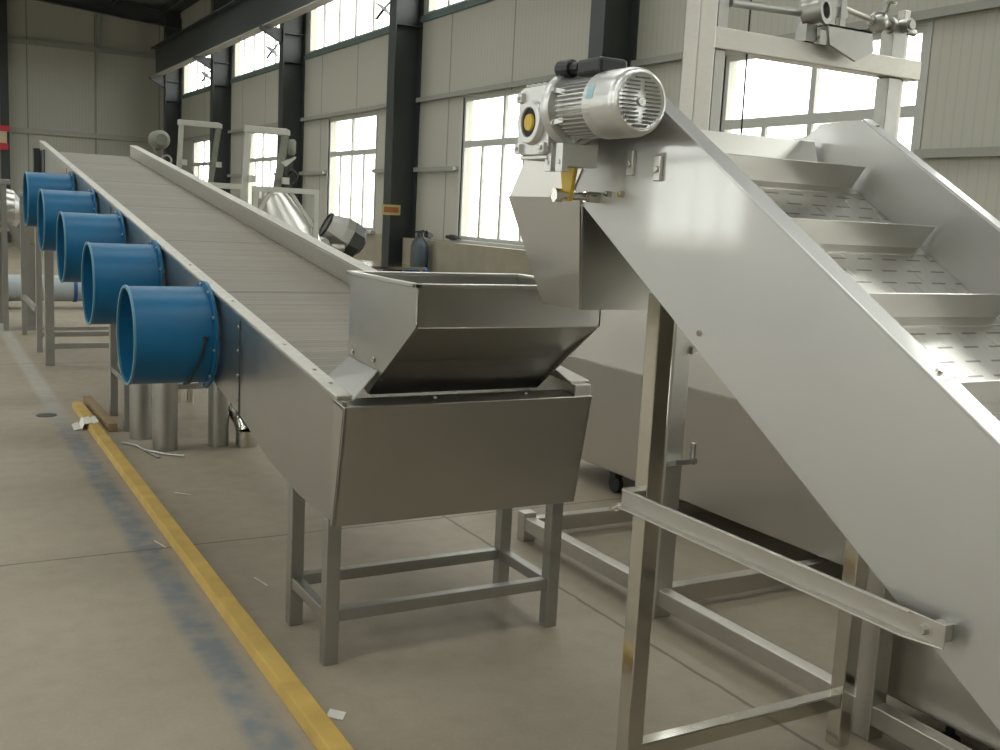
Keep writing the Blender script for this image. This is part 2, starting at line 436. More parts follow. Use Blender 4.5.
mb = MB(); mb.lathe((XA + .02, YE - .06, zt(YE) - .165), (1, 0, 0), [(0, .065), (XB - XA - .04, .065)], 24)
obj('head_roller', mb, GALV, cv, smooth=40)
mb = MB(); strip(mb, 5.3, 12.3, XA + .02, XB - .02, -.41, -.39)
obj('bottom_pan', mb, INOXD, cv)
# panel joints with rows of bolts
mb = MB()
for y in (4.55, 7.98, 10.42):
    a, b = zt(y) - .03, zt(y) - (.47 if y < 5 else .39)
    obj('panel_seam', MB().box(XA - .004, XA, y - .004, y + .004, b, a), DARK, cv)
for y in (4.55, 7.98):
    for k in range(4): obj('bolt', MB().bolt((XA, y + .03, zt(y) - .06 - .11 * k), (-1, 0, 0)), GALVL, cv)
for y in (3.45, 3.62, 3.98, 4.75, 5.6):
    obj('bolt', MB().bolt((XA + .02, y, zt(y) + .012), (0, -.12, 1)), GALVL, cv)
# tail box
tb = MB(); tb.box(2.188, 2.262, 3.262, 3.33, .975, 1.028)
FB, FT, ZB, ZT = 3.33, 3.25, .543, .985
def plate(mb, pts, off): return mb.prism(pts, off)
plate(tb, [(1.253, FB, ZB), (2.258, FB, ZB), (2.262, FT, ZT), (1.253, FT, ZT)], (0, .012, 0))
plate(tb, [(1.253, FT + .012, ZT), (2.262, FT + .012, ZT), (2.262, 3.36, ZT + .01), (1.253, 3.36, ZT + .01)], (0, 0, -.012))
plate(tb, [(1.253, FB, ZB), (1.253, FT, ZT), (1.253, 3.36, ZT + .012), (1.253, 3.36, ZB)], (.014, 0, 0))
plate(tb, [(2.248, FB, ZB), (2.248, FT, ZT), (2.248, 3.36, ZT + .012), (2.248, 3.36, ZB)], (.014, 0, 0))
plate(tb, [(1.27, FB + .012, ZB), (2.25, FB + .012, ZB), (2.25, 3.72, ZB + .012), (1.27, 3.72, ZB + .012)], (0, 0, .012))
plate(tb, [(1.27, 3.72, ZB + .012), (2.25, 3.72, ZB + .012), (2.25, 4.55, .71), (1.27, 4.55, .71)], (0, 0, .012))
plate(tb, [(1.27, 4.55, .71), (2.25, 4.55, .71), (2.25, 5.3, .82), (1.27, 5.3, .82)], (0, 0, .012))
obj('tail_box', tb, INOXD, cv, bevel=.003)
for x in (1.62, 2.0): obj('bolt', MB().bolt((x, 3.31, ZT + .007), (0, 0, 1), .007), GALVL, cv)
LG = [(1.285, 3.42), (2.23, 3.42), (1.285, 3.82), (2.23, 3.82)]
for x, y in LG:
    zz = .555 if y < 3.5 else .575
    obj('leg', MB().box(x - .027, x + .027, y - .027, y + .027, 0, zz), GALV, cv, bevel=.004)
for y in (3.42, 3.82): obj('stretcher', MB().box(1.312, 2.203, y - .02, y + .02, .16, .205), GALV, cv, bevel=.003)
for x in (1.285, 2.23): obj('stretcher', MB().box(x - .02, x + .02, 3.447, 3.793, .155, .20), GALV, cv, bevel=.003)
# further supports below the incline
for y in (7.62, 8.2):
    for x in (1.30, 2.22): obj('leg', MB().box(x - .028, x + .028, y - .028, y + .028, 0, zt(y) - .40), GALV, cv, bevel=.004)
    obj('cross_bar', MB().box(1.33, 2.19, y - .02, y + .02, .29, .33), GALV, cv)
for x in (1.30, 2.22): obj('stretcher', MB().box(x - .02, x + .02, 7.65, 8.17, .34, .38), GALV, cv)
for y, w in ((10.82, .042), (11.75, .028)):
    for x in (1.13, 2.34): obj('leg', MB().box(x - w, x + w, y - w, y + w, 0, zt(y) - .41 + .0), GALV, cv, bevel=.004)
    obj('cross_bar', MB().box(1.13 + w, 2.34 - w, y - .025, y + .025, .16, .21), GALV, cv)
    obj('cross_bar', MB().box(1.13 - w, 2.34 + w, y - .03, y + .03, zt(y) - .46, zt(y) - .41), GALV, cv)
for x in (1.11, 2.36):
    obj('leg', MB().box(x - .028, x + .028, 13.17, 13.226, 0, 1.66), GALV, cv, bevel=.004)
    obj('stretcher', MB().box(x - .02, x + .02, 11.78, 13.17, .42, .47), GALV, cv)
    obj('brace', MB().bar((x, 11.78, zt(11.75) - .5), (x, 13.17, 1.62), .04, .04), GALV, cv)
obj('cross_bar', MB().box(1.14, 2.33, 13.18, 13.22, .05, .09), GALV, cv)
obj('discharge_plate', MB().box(1.175, 1.235, 12.5, 12.62, 1.66, 2.12).box(1.245, 1.254, 12.2, 12.66, 1.72, 2.10), DARK, cv, label='dark plate at the upper end')
# feed hopper over the tail
def sheet(mb, pts, t=.006):
    p = [Vector(q) for q in pts]; n = (p[1] - p[0]).cross(p[2] - p[0]).normalized() * t
    return mb.prism(p, n)
HX0, HX1, HF, HB, HZ = 1.40, 2.115, 3.02, 3.605, 1.41
hp = MB()
side = [(HF, HZ), (HB, HZ), (HB, 1.075), (3.41, 1.0), (HF, 1.283)]
hp.yz(side, HX0, HX0 + .006); hp.yz(side, HX1 - .006, HX1)
sheet(hp, [(HX0, HF, HZ), (HX1, HF, HZ), (HX1, HF, 1.283), (HX0, HF, 1.283)])
sheet(hp, [(HX0 + .006, HB - .006, HZ), (HX1 - .006, HB - .006, HZ), (HX1 - .006, HB - .006, 1.13), (HX0 + .006, HB - .006, 1.13)])
pts = []
for k in range(9):
    t = k / 8; pts.append((HF + .39 * t + .035 * math.sin(PI * t), 1.283 - .283 * t - .0 * t))
for (a, b), (c, d) in zip(pts, pts[1:]):
    sheet(hp, [(HX0 + .006, a, b), (HX1 - .006, a, b), (HX1 - .006, c, d), (HX0 + .006, c, d)], -.005)
ho = obj('feed_hopper', hp, INOXS, cv, label='open-topped stainless feed hopper')
mb = MB().box(HX0 - .014, HX0 + .010, HF - .014, HB + .01, HZ, HZ + .014).box(HX1 - .01, HX1 + .014, HF - .014, HB + .01, HZ, HZ + .014)
mb.box(HX0 - .014, HX1 + .014, HF - .014, HF + .010, HZ, HZ + .014).box(HX0 - .014, HX1 + .014, HB - .01, HB + .012, HZ, HZ + .014)
obj('rim', mb, INOX, ho, bevel=.003)
for s, x0, x1 in ((1, HX0, XA + .04), (-1, HX1, XB - .04)):
    ap = MB(); sheet(ap, [(x0, 3.32, 1.095), (x0, 3.59, 1.105), (x1, 3.58, 1.022), (x1, 3.22 + .06, 1.002)], .004)
    obj('apron', ap, INOXS, ho)
    for y in (3.36, 3.56): obj('bolt', MB().bolt((x0 - s * .002, y, 1.13), (-s, 0, 0), .010), POL, ho)
obj('weld_seam', MB().tube([(HX0 - .002, HF - .002, 1.29), (HX0 - .002, HF - .002, HZ)], .004, 6), GALVL, ho)
# five blue fan ducts
def duct(y, z):
    x0, x1 = .868, 1.237
    w = MB().lathe((x0, y, z), (1, 0, 0), [(0, .233), (x1 - x0, .233), (x1 - x0, .225), (0, .225)], 56, closed=True)
    d = obj('fan_duct', w, BLUE, cv, smooth=40)
    obj('end_ring', MB().lathe((x0 - .004, y, z), (1, 0, 0), [(0, .238), (.010, .238), (.010, .2235), (0, .2235)], 56, closed=True), BLUEL, d, smooth=40)
    obj('mounting_flange', MB().lathe((x1 - .012, y, z), (1, 0, 0), [(0, .262), (.014, .262), (.014, .225), (0, .225)], 56, closed=True), BLUE, d, smooth=40)
    for k in range(10):
        a = 2 * PI * (k + .3) / 10
        obj('bolt', MB().bolt((x1 - .012, y + .248 * math.cos(a), z + .248 * math.sin(a)), (-1, 0, 0), .008, .008), GALVL, d)
    obj('fan_guard', MB().lathe((x1 - .03, y, z), (1, 0, 0), [(0, .05), (.028, .07)], 20).box(x1 - .02, x1 - .008, y - .223, y + .223, z - .012, z + .012).box(x1 - .02, x1 - .008, y - .012, y + .012, z - .223, z + .223), DARK, d)
    return d
d0 = duct(5.12, 1.003)
def copy_part(o, parent, dv):
    c = o.copy(); col.objects.link(c); c.parent = parent; c.location = Vector(o.location) + dv
    for ch in list(o.children):
        g_ = ch.copy(); col.objects.link(g_); g_.parent = c
    return c
for k in range(1, 5): copy_part(d0, cv, Vector((0, 1.215 * k, .146 * k)))
obj('cable', MB().tube([(1.185, 4.883, 1.01), (1.17, 4.886, .94), (1.15, 4.908, .87), (1.13, 4.98, .79), (1.12, 5.04, .775)], .006, 8).lathe((1.185, 4.888, 1.01), (0, -1, 0), [(0, .013), (.009, .011)], 10), BLACK, cv, label='short black cable on the nearest duct')
obj('cable', MB().tube([(1.228, 6.03, 1.24), (1.221, 6.02, 1.12), (1.225, 6.05, .95)], .008, 8), BLACK, cv)

# ------------------------------------------------------------------ steep cleated elevator
EX0, EX1 = 1.70, 2.62
SL = .62
def et(y): return 1.852 + SL * (y - 2.068)       # top edges
def eb(y): return 1.688 + .628 * (y - 2.546)     # bottom edges
ev = thing('cleated_elevator', 'steep stainless cleated elevator with tall smooth side panels and a gear motor on top', 'conveyor', (2.16, 2.2, 0))
Y0 = .38
pp = [(Y0, .10), (Y0 + .0, et(Y0)), (2.377, et(2.377)), (2.55, et(2.377) - .004), (2.62, et(2.377) - .06), (2.50, 1.86), (2.62, 1.735), (2.546, 1.688), (.55, eb(.55)), (.46, .10)]
def epanel(x0, x1): return MB().yz(pp, x0, x1)
obj('side_panel', epanel(EX0, EX0 + .012), INOXP, ev)
etr = lambda y: 2.008 + .605 * (y - 2.377)
pp2 = [(a, b - (.040 if 1 <= i <= 4 else 0)) for i, (a, b) in enumerate(pp)]
obj('side_panel', MB().yz(pp2, EX1 - .012, EX1), INOXP, ev)
def estrip(mb, y0, y1, x0, x1, h0, h1, f=et):
    return mb.prism([(x0, y0, f(y0) + h0), (x1, y0, f(y0) + h0), (x1, y0, f(y0) + h1), (x0, y0, f(y0) + h1)], (0, y1 - y0, f(y1) - f(y0)))
obj('top_lip', estrip(MB(), Y0, 2.377, EX0 - .002, EX0 + .058, -.003, .006), INOXP, ev, bevel=.002)
obj('top_lip', estrip(MB(), Y0, 2.377, EX1 - .004, EX1 + .035, -.043, -.034), INOXP, ev, bevel=.002)
obj('bottom_return', estrip(MB(), .55, 2.14, EX0 + .012, EX1 - .012, .02, .035, eb), INOXD, ev)
be = lambda y: 1.678 + SL * (y - 2.173) - .015
obj('belt', estrip(MB(), .45, 2.50, EX0 + .014, EX1 - .014, -.02, 0, be).lathe((EX0 + .014, 2.50, be(2.5) - .085), (1, 0, 0), [(0, .08), (EX1 - EX0 - .028, .08)], 24), PERF, ev)
nrm = Vector((0, -SL, 1)).normalized(); dirv = Vector((0, 1, SL)).normalized()
y = 2.375
while y > .6:
    p = Vector((0, y, be(y)))
    q = p + nrm * .085 - dirv * .008
    mb = MB().prism([(EX0 + .03, p.y, p.z), (EX1 - .03, p.y, p.z), (EX1 - .03, q.y, q.z), (EX0 + .03, q.y, q.z)], tuple(dirv * .004))
    b0 = p - dirv * .035
    mb.prism([(EX0 + .03, p.y, p.z), (EX1 - .03, p.y, p.z), (EX1 - .03, b0.y, b0.z), (EX0 + .03, b0.y, b0.z)], tuple(nrm * .005))
    obj('cleat', mb, INOX, ev)
    y -= .28
obj('cleat', MB().prism([(EX0 + .03, 2.52, be(2.5) - .004), (EX1 - .03, 2.52, be(2.5) - .004), (EX1 - .03, 2.548, be(2.5) + .075), (EX0 + .03, 2.548, be(2.5) + .075)], (0, .004, -.001)), INOX, ev)
for yy, dz in ((1.03, .075), (1.945, .045)):
    obj('bolt', MB().bolt((EX0, yy + .05, eb(yy + .05) + dz), (-1, 0, 0), .009), POL, ev)
for yy in (2.34, 1.32, .95): obj('bolt', MB().bolt((EX1 + .02 if yy > 2 else EX0 + .03, yy, et(yy) + (.006 if yy < 2 else -.034)), tuple(nrm), .008), POL, ev)
# discharge chute under the head
ch = MB()
zb = 1.385; zm = 1.715
for x, dx in ((EX0 - .005, .045), (EX1 - .005, -.045)):
    sheet(ch, [(x, 2.555, zm), (x, 2.975, zm), (x + dx, 2.80, zb), (x + dx, 2.59, zb)], .006 if dx > 0 else -.006)
    ch.yz([(2.555, zm), (2.975, zm), (2.90, 1.815), (2.76, 1.95), (2.60, 1.965), (2.52, 1.86), (2.60, 1.74)], x, x + .008)
sheet(ch, [(EX0, 2.557, zm), (EX1, 2.557, zm), (EX1 - .04, 2.592, zb), (EX0 + .04, 2.592, zb)], -.006)
sheet(ch, [(EX0, 2.975, zm), (EX1, 2.975, zm), (EX1 - .04, 2.80, zb), (EX0 + .04, 2.80, zb)], .006)
for a, b in (((2.975, zm), (2.90, 1.815)), ((2.90, 1.815), (2.76, 1.95))):
    sheet(ch, [(EX0, a[0], a[1]), (EX1, a[0], a[1]), (EX1, b[0], b[1]), (EX0, b[0], b[1])], .006)
obj('discharge_chute', ch, INOX, ev, label='tapering stainless chute above the feed hopper')
# posts, cross bar, brace channel
PX = (1.738, 2.592)
for x in PX: obj('post', MB().box(x - .027, x + .027, 2.175, 2.229, 0, eb(2.2) - .0), POL, ev, bevel=.003)
obj('cross_bar', MB().box(PX[0] + .027, PX[1] - .027, 2.18, 2.225, .135, .185), POL, ev, bevel=.003)
for x in PX: obj('post', MB().box(x - .025, x + .025, .62, .67, 0, eb(.645) + .01), POL, ev, bevel=.003)
mb = MB().box(1.662, 1.667, 1.19, 2.212, .886, .936).box(1.640, 1.662, 1.27, 2.212, .886, .891).box(1.655, 1.662, 1.27, 2.212, .931, .936)
mb.prism([(1.662, 1.19, .886), (1.662, 1.27, .886), (1.640, 1.27, .886)], (0, 0, .005))
mb.box(1.667, 1.70, 1.20, 1.23, .895, .93).box(1.667, 1.711, 2.18, 2.225, .89, .935)
obj('brace_channel', mb, GALVL, ev, bevel=.0015, label='pale metal channel bolted from post to side panel')
obj('bolt', MB().bolt((1.662, 1.235, .912), (-1, 0, 0), .011, .012), GALVL, ev)
obj('bolt', MB().lathe((1.66, 2.222, .885), (-1, -.4, 0), [(0, .012), (.02, .012), (.02, .006), (.045, .006)], 8), POL, ev)
# gear motor
mx, mz = 1.575, 1.945
gm = MB().lathe((mx, 2.23, mz), (0, 1, 0), [(0, .066), (.22, .066)], 32)
for k in range(40):
    a = 2 * PI * k / 40
    if 60 < math.degrees(a) < 120: continue
    c, s = math.cos(a), math.sin(a)
    p = Vector((mx + c * .070, 0, mz + s * .070))
    gm.bar((p.x, 2.26, p.z), (p.x, 2.405, p.z), .0035, .022, up=(c, 0, s))
mo = obj('gear_motor', gm, CAST, ev)
fc = MB().lathe((mx, 2.132, mz), (0, 1, 0), [(.004, .066), (0, .070), (.003, .076), (.014, .082), (.03, .0855), (.14, .0855), (.14, .080), (.02, .076)], 48)
obj('fan_cover', fc, CAST, mo, smooth=50)
gr = MB()
for k in range(-6, 7):
    z = k * .0095; w = math.sqrt(max(0, .062 ** 2 - z * z)) - .003
    if w < .012: continue
    if abs(k) > 5: gr.box(mx - w, mx + w, 2.1315, 2.1355, mz + z - .0016, mz + z + .0016)
    else:
        g0 = .014 if abs(k) < 3 else .008
        gr.box(mx - w, mx - g0, 2.1315, 2.1355, mz + z - .0016, mz + z + .0016).box(mx + g0, mx + w, 2.1315, 2.1355, mz + z - .0016, mz + z + .0016)
obj('vent_slots', gr, CASTD, mo)
obj('hub_cap', MB().lathe((mx, 2.135, mz), (0, -1, 0), [(0, .012), (.005, .010)], 16).lathe((mx, 2.129, mz), (0, -1, 0), [(0, .003), (.002, .003)], 8), CAST, mo)
fl = MB().lathe((mx, 2.42, mz), (0, 1, 0), [(0, .094), (.012, .100), (.03, .100), (.05, .075), (.07, .06)], 48)
for k in range(6):
    a = 2 * PI * (k + .5) / 6; fl.lathe((mx + .086 * math.cos(a), 2.412, mz + .086 * math.sin(a)), (0, 1, 0), [(0, .009), (.01, .009)], 8)
    fl.bar((mx + .072 * math.cos(a), 2.385, mz + .072 * math.sin(a)), (mx + .085 * math.cos(a), 2.42, mz + .085 * math.sin(a)), .012, .012)
obj('motor_flange', fl, CAST, mo, smooth=40)
tx = MB().box(mx - .045, mx + .045, 2.26, 2.37, mz + .075, mz + .118)
obj('terminal_box', tx, BLACK, mo, bevel=.010)
tg = MB().lathe((mx - .03, 2.37, mz + .10), (-.2, 1, 0), [(0, .016), (.03, .016), (.03, .024), (.075, .024), (.085, .016)], 12)
tg.lathe((mx + .02, 2.37, mz + .10), (.1, 1, 0), [(0, .016), (.03, .016), (.03, .022), (.06, .022), (.07, .014)], 12)
obj('cable_gland', tg, BLACK, mo)
obj('sticker', MB().lathe((mx, 2.236, mz), (0, 1, 0), [(0, .0858), (.03, .0858)], 48), CAST, mo)
sk = MB()
for k in range(4):
    a0, a1 = math.radians(152 + 6 * k), math.radians(158 + 6 * k)
    q = [(mx + .0862 * math.cos(a), y, mz + .0862 * math.sin(a)) for a, y in ((a0, 2.225), (a1, 2.225), (a1, 2.256), (a0, 2.256))]
    sheet(sk, q, .0006)
obj('sticker', sk, LENS, mo, label='small pale blue sticker')
gx = MB()
# square worm gear housing with chamfered corners, bore towards the aisle
gy, gz, hw = 2.548, 1.905, .083
ch_ = .022
octo = [(gy - hw + ch_, gz - hw), (gy + hw - ch_, gz - hw), (gy + hw, gz - hw + ch_), (gy + hw, gz + hw + .01), (gy + hw - ch_, gz + hw + .02), (gy - hw + ch_, gz + hw + .02), (gy - hw, gz + hw), (gy - hw, gz - hw + ch_)]
gx.yz(octo, 1.515, 1.655)
gx.lathe((1.515, gy, gz + .005), (-1, 0, 0), [(0, .062), (.018, .058), (.018, .040), (.0, .038)], 32)
for k in range(7): gx.box(1.52 + k * .019, 1.526 + k * .019, gy - hw + .01, gy + hw - .01, gz - hw - .012, gz - hw)
for a in (-1, 1):
    for b in (-1, 1):
        gx.box(1.503, 1.518, gy + a * .066 - .014, gy + a * .066 + .014, gz + .005 + b * .07 - .014, gz + .005 + b * .07 + .014)
        gx.bolt((1.503, gy + a * .066, gz + .005 + b * .07), (-1, 0, 0), .008)
for k in range(-2, 3): gx.box(1.522, 1.66, gy + k * .03 - .003, gy + k * .03 + .003, gz + hw + .02, gz + hw + .03)
gx.box(1.655, EX0, gy - .06, gy + .045, gz - .06, gz + .055)
obj('gearbox', gx, CAST, mo, bevel=.003)
obj('bore', MB().lathe((1.508, gy, gz + .005), (-1, 0, 0), [(0, .0385), (.004, .0385)], 28), RUBBER, mo)
obj('shaft_plug', MB().lathe((1.504, gy, gz + .005), (-1, 0, 0), [(0, .024), (.006, .022)], 24), BRASS, mo)
fo = MB()
for yy in (gy - hw + .012, gy - hw - .045):
    fo.box(1.525, 1.545, yy - .017, yy + .017, gz - hw - .045, gz - hw + .03)
    fo.lathe((1.524, yy, gz - hw - .02), (-1, 0, 0), [(0, .007), (.002, .007)], 10)
fo.box(1.545, 1.64, gy - hw - .06, gy - hw + .03, gz - hw - .03, gz - hw + .03)
obj('mounting_foot', fo, CAST, mo, bevel=.002)
obj('torque_arm', MB().prism([(1.60, 2.455, 1.80), (1.60, 2.53, 1.80), (1.60, 2.505, 1.70), (1.60, 2.475, 1.70)], (.012, 0, 0)), BRASS, mo, label='brassy torque bracket below the gearbox')
obj('tension_bolt', MB().lathe((1.56, 2.49, 1.715), (1, -.1, 0), [(0, .020), (.022, .020), (.022, .012), (.10, .012)], 8).lathe((1.655, 2.48, 1.715), (1, -.1, 0), [(0, .016), (.045, .016)], 8), POL, mo)
for y, z in ((2.205, 1.79), (2.325, 1.805)): obj('bearing_bracket', MB().box(EX0 - .010, EX0, y - .014, y + .014, z - .03, z + .036).bolt((EX0 - .010, y, z), (-1, 0, 0), .010), INOX, ev, bevel=.002)
for yy in (2.36, 2.42): obj('bolt', MB().bolt((EX0, yy, 1.725), (-1, 0, 0), .010, .014), POL, ev)

# ------------------------------------------------------------------ fryer tank and hoist frame behind
tk = thing('fryer_tank', 'long closed stainless tank on black castors behind the steep elevator', 'tank', (4.1, 4.2, 0))
TX0, TX1, TY0, TY1 = 3.68, 4.55, 2.45, 5.78
obj('tank_body', MB().box(TX0, TX1, TY0, TY1, .14, .765), INOXD, tk, bevel=.008)
mb = MB().prism([(TX0 + .01, TY0 + .01, .775), (TX1 - .01, TY0 + .01, .775), (TX1 - .10, TY0 + .01, 1.13), (TX0 + .06, TY0 + .01, 1.13)], (0, TY1 - TY0 - .02, 0))
obj('tank_hood', mb, INOXD, tk, bevel=.006)
obj('seam_flange', MB().box(TX0 - .012, TX1 + .012, TY0 - .01, TY1 + .01, .758, .778), INOXD, tk)
for x in (TX0 + .06, TX1 - .06):
    for y in (2.65, 5.06):
        obj('castor', MB().lathe((x - .02, y, .055), (1, 0, 0), [(0, .05), (.005, .055), (.035, .055), (.04, .05)], 20).box(x - .03, x + .03, y - .03, y + .03, .10, .14), RUBBER, tk)
pt = thing('infeed_tank', 'low stainless tank end standing low behind the post at bottom right', 'tank', (3.6, 1.4, 0))
obj('tank_body', MB().box(2.80, 4.45, .2, 2.33, .13, .93), INOXD, pt, bevel=.008)
for x in (2.95, 4.3):
    for y in (.4, 2.05): obj('foot', MB().lathe((x, y, 0), (0, 0, 1), [(0, .035), (.02, .035), (.03, .015), (.13, .015)], 16), RUBBER, pt)
hf = thing('lifting_gantry', 'pale galvanised lifting gantry with pipework on its top beam, standing around the long tank', 'gantry', (2.73, 3.3, 0))
obj('base_beam', MB().box(2.70, 2.76, .6, 4.47, .055, .125), GALVL, hf, bevel=.004)
for y in (4.44, 3.345, 2.20, 1.0):
    if y != 3.345: obj('leg', MB().box(2.695, 2.765, y - .035, y + .035, 0, {4.44: .15, 2.20: 1.05, 1.0: .15}[y]), GALVL, hf, bevel=.004)
for y in (4.44, 3.36): obj('cross_beam', MB().box(2.765, 4.85, y - .03, y + .03, .035, .115), INOXD, hf, bevel=.004)
obj('post', MB().box(2.685, 2.775, 3.30, 3.39, 0, 3.6), GALVL, hf, bevel=.006)
obj('post', MB().box(2.80, 2.855, 3.33, 3.40, 1.2, 3.6).box(2.77, 2.81, 3.33, 3.38, 1.45, 1.50).box(2.77, 2.81, 3.33, 3.38, 2.9, 2.95), GALV, hf, bevel=.004, label='thin guide tube beside the post')
obj('bracket', MB().prism([(2.69, 3.30, .66), (2.80, 3.30, .66), (2.80, 3.24, .68), (2.69, 3.24, .68)], (0, 0, .02)).lathe((2.80, 3.27, .67), (0, 0, 1), [(0, .012), (.09, .012)], 8), GALV, hf)
obj('bracket', MB().prism([(2.765, 3.28, 1.13), (2.83, 3.28, 1.16), (2.83, 3.28, 1.20), (2.765, 3.28, 1.16)], (0, .04, 0)), GALV, hf)
obj('top_beam', MB().box(2.775, 3.98, 3.31, 3.39, 2.345, 2.43), GALVL, hf, bevel=.005)
obj('post', MB().box(3.80, 3.885, 3.33, 3.40, 1.13, 2.345).box(3.80, 3.885, 3.33, 3.40, 2.43, 2.56), GALV, hf, bevel=.004)
obj('post', MB().box(3.935, 3.975, 3.395, 3.435, 1.13, 2.66), GALVL, hf, bevel=.003, label='thin post at the right end')
# pipework on the beam
pw = MB()
pw.tube([(2.86, 3.33, 2.53), (3.30, 3.33, 2.545)], .016, 10)
obj('pipe', pw, GALV, hf, smooth=40)
pw = MB().lathe((3.28, 3.31, 2.545), (.35, -1, .1), [(-.03, .045), (.05, .045), (.05, .055), (.065, .055), (.065, .034), (.0, .034)], 24)
pw.tube([(3.29, 3.35, 2.46), (3.29, 3.35, 2.62)], .032, 14)
obj('pipe_elbow', pw, GALV, hf, smooth=40)
pw = MB().box(3.40, 3.44, 3.33, 3.37, 2.43, 2.75).box(3.47, 3.50, 3.33, 3.37, 2.43, 2.75).box(3.38, 3.52, 3.34, 3.36, 2.56, 2.60)
obj('upright', pw, GALV, hf)
obj('gusset_plate', MB().prism([(3.32, 3.25, 2.50), (3.58, 3.25, 2.50), (3.60, 3.25, 2.42), (3.50, 3.25, 2.37), (3.34, 3.25, 2.42)], (0, .015, 0)).box(3.32, 3.58, 3.25, 3.33, 2.492, 2.50).box(3.25, 3.31, 3.30, 3.36, 2.43, 2.50), GALV, hf)
obj('pipe', MB().tube([(3.50, 3.35, 2.60), (3.68, 3.35, 2.575)], .012, 10).tube([(3.66, 3.35, 2.575), (3.98, 3.37, 2.56)], .016, 10), GALVL, hf, smooth=40)
vb = MB().lathe((3.68, 3.35, 2.575), (1, .05, -.05), [(0, .022), (.02, .04), (.05, .045), (.08, .03), (.085, .022), (.11, .022), (.11, .036), (.13, .036), (.13, .024), (.17, .024), (.17, .04), (.19, .04), (.19, .022)], 18)
vb.tube([(3.74, 3.35, 2.58), (3.74, 3.32, 2.65)], .012, 8).lathe((3.74, 3.32, 2.65), (0, -.3, 1), [(0, .035), (.01, .035)], 16)
vb.lathe((3.86, 3.34, 2.57), (0, -1, 0), [(0, .03), (.05, .03), (.05, .02), (.06, .02)], 12)
obj('valve', vb, GALV, hf, smooth=40)
obj('cable', MB().tube([(2.97, 3.34, 3.6), (2.965, 3.33, 2.43), (2.945, 3.30, 2.0), (2.94, 3.30, 1.6)], .004, 6), BLACK, hf)

# ------------------------------------------------------------------ floor items along the aisle
ra = thing('floor_rail', 'long yellow painted steel rail lying on the floor along the aisle', 'rail', (1.08, 5.0, 0))
obj('rail_bar', MB().prism([(1.035, 1.5, 0), (1.12, 1.5, 0), (1.11, 1.5, .045), (1.042, 1.5, .045)], (.015, 7.1, 0)), YELLOW, ra, bevel=.003)
tag(obj('timber_batten', MB().bar((1.20, 7.60, .032), (1.185, 8.75, .032), .06, .06), WOOD, bevel=.004), 'short brown timber batten lying beside the far end of the yellow rail', 'batten')
def paper(name, pts, label):
    m_ = MB(); n = len(pts)
    m_.add([(*p, ) for p in pts] + [(p[0], p[1], p[2] + .002) for p in pts], [tuple(range(n - 1, -1, -1)), tuple(range(n, 2 * n))] + [(i, (i + 1) % n, n + (i + 1) % n, n + i) for i in range(n)])
    return tag(obj(name, m_, PAPER), label, 'paper')
pm = MB()
row = [(.955, .004), (1.005, .006), (1.032, .046), (1.08, .0475), (1.125, .0475)]
for (x0, z0), (x1, z1) in zip(row, row[1:]):
    pm.prism([(x0, 7.70, z0), (x1, 7.74, z1), (x1 + .01, 7.98, z1), (x0 + .01, 7.92, z0)], (0, 0, .002))
tag(obj('paper_sheet', pm, PAPER), 'white paper sheet draped across the far end of the yellow rail', 'paper')
paper('paper_scrap', [(1.135, 3.03, .001), (1.175, 2.985, .001), (1.205, 3.03, .001), (1.165, 3.075, .001)], 'small white paper scrap beside the near end of the yellow rail')
tag(obj('drain_cap', MB().lathe((.84, 8.32, 0), (0, 0, 1), [(0, .075), (.004, .07)], 24), DARK), 'small dark round cap set in the aisle floor left of the rail end', 'drain cover')
tag(obj('metal_strip', MB().tube([(1.20, 7.22, .008), (1.27, 7.10, .010), (1.30, 6.95, .008), (1.40, 6.80, .008), (1.50, 6.72, .008)], .008, 6).bar((1.30, 6.95, .008), (1.34, 6.72, .008), .02, .006), GALV), 'bent scrap metal strip on the floor in front of the standing pipes', 'scrap')
for p_, q_, l_ in (((1.255, 5.88, .003), (1.33, 5.80, .003), 'short wire offcut on the floor right of the rail, near the standing pipes'),
                   ((1.285, 4.38, .003), (1.31, 4.25, .003), 'short wire offcut on the floor right of the rail, level with the box legs'),
                   ((.985, 5.05, .003), (1.015, 4.93, .003), 'short wire offcut on the blue line left of the yellow rail')):
    tag(obj('wire_offcut', MB().tube([p_, q_], .003, 6), GALVL), l_, 'wire', 'wire offcuts by the yellow rail')
# standing duct pipes under the conveyor
PL = [(1.43, 6.98, .082, .72, 'galvanised pipe standing below the nearest fan duct, frontmost of the row'),
      (1.345, 7.36, .075, .70, 'galvanised pipe standing just left of and behind the frontmost standing pipe'),
      (1.43, 7.95, .08, .66, 'galvanised pipe standing by the conveyor leg, leftmost and farthest of the row'),
      (1.79, 7.0, .07, .62, 'galvanised pipe standing left of the shiny elbow under the conveyor')]
for x, y, r, h, l in PL:
    t = tag(obj('duct_pipe', MB().lathe((x, y, 0), (0, 0, 1), [(0, r), (h, r), (h, r - .004), (0, r - .004)], 28, closed=True), GALV, smooth=40), l, 'pipe', 'standing pipes under the conveyor')
    obj('rolled_edge', MB().lathe((x, y, h - .01), (0, 0, 1), [(0, r + .005), (.012, r + .005), (.012, r - .003), (0, r - .003)], 28, closed=True), GALVL, t, smooth=40)
e = MB(); e.lathe((1.965, 6.93, 0), (0, 0, 1), [(0, .075), (.11, .075), (.11, .071), (0, .071)], 28, closed=True)
e.tube([(1.965, 6.93, .11), (1.96, 6.95, .16), (1.945, 6.99, .20), (1.93, 7.06, .225)], .075, 24, caps=False)
tag(obj('pipe_elbow', e, POL, smooth=40), 'short shiny pipe elbow standing on the floor under the conveyor', 'pipe')
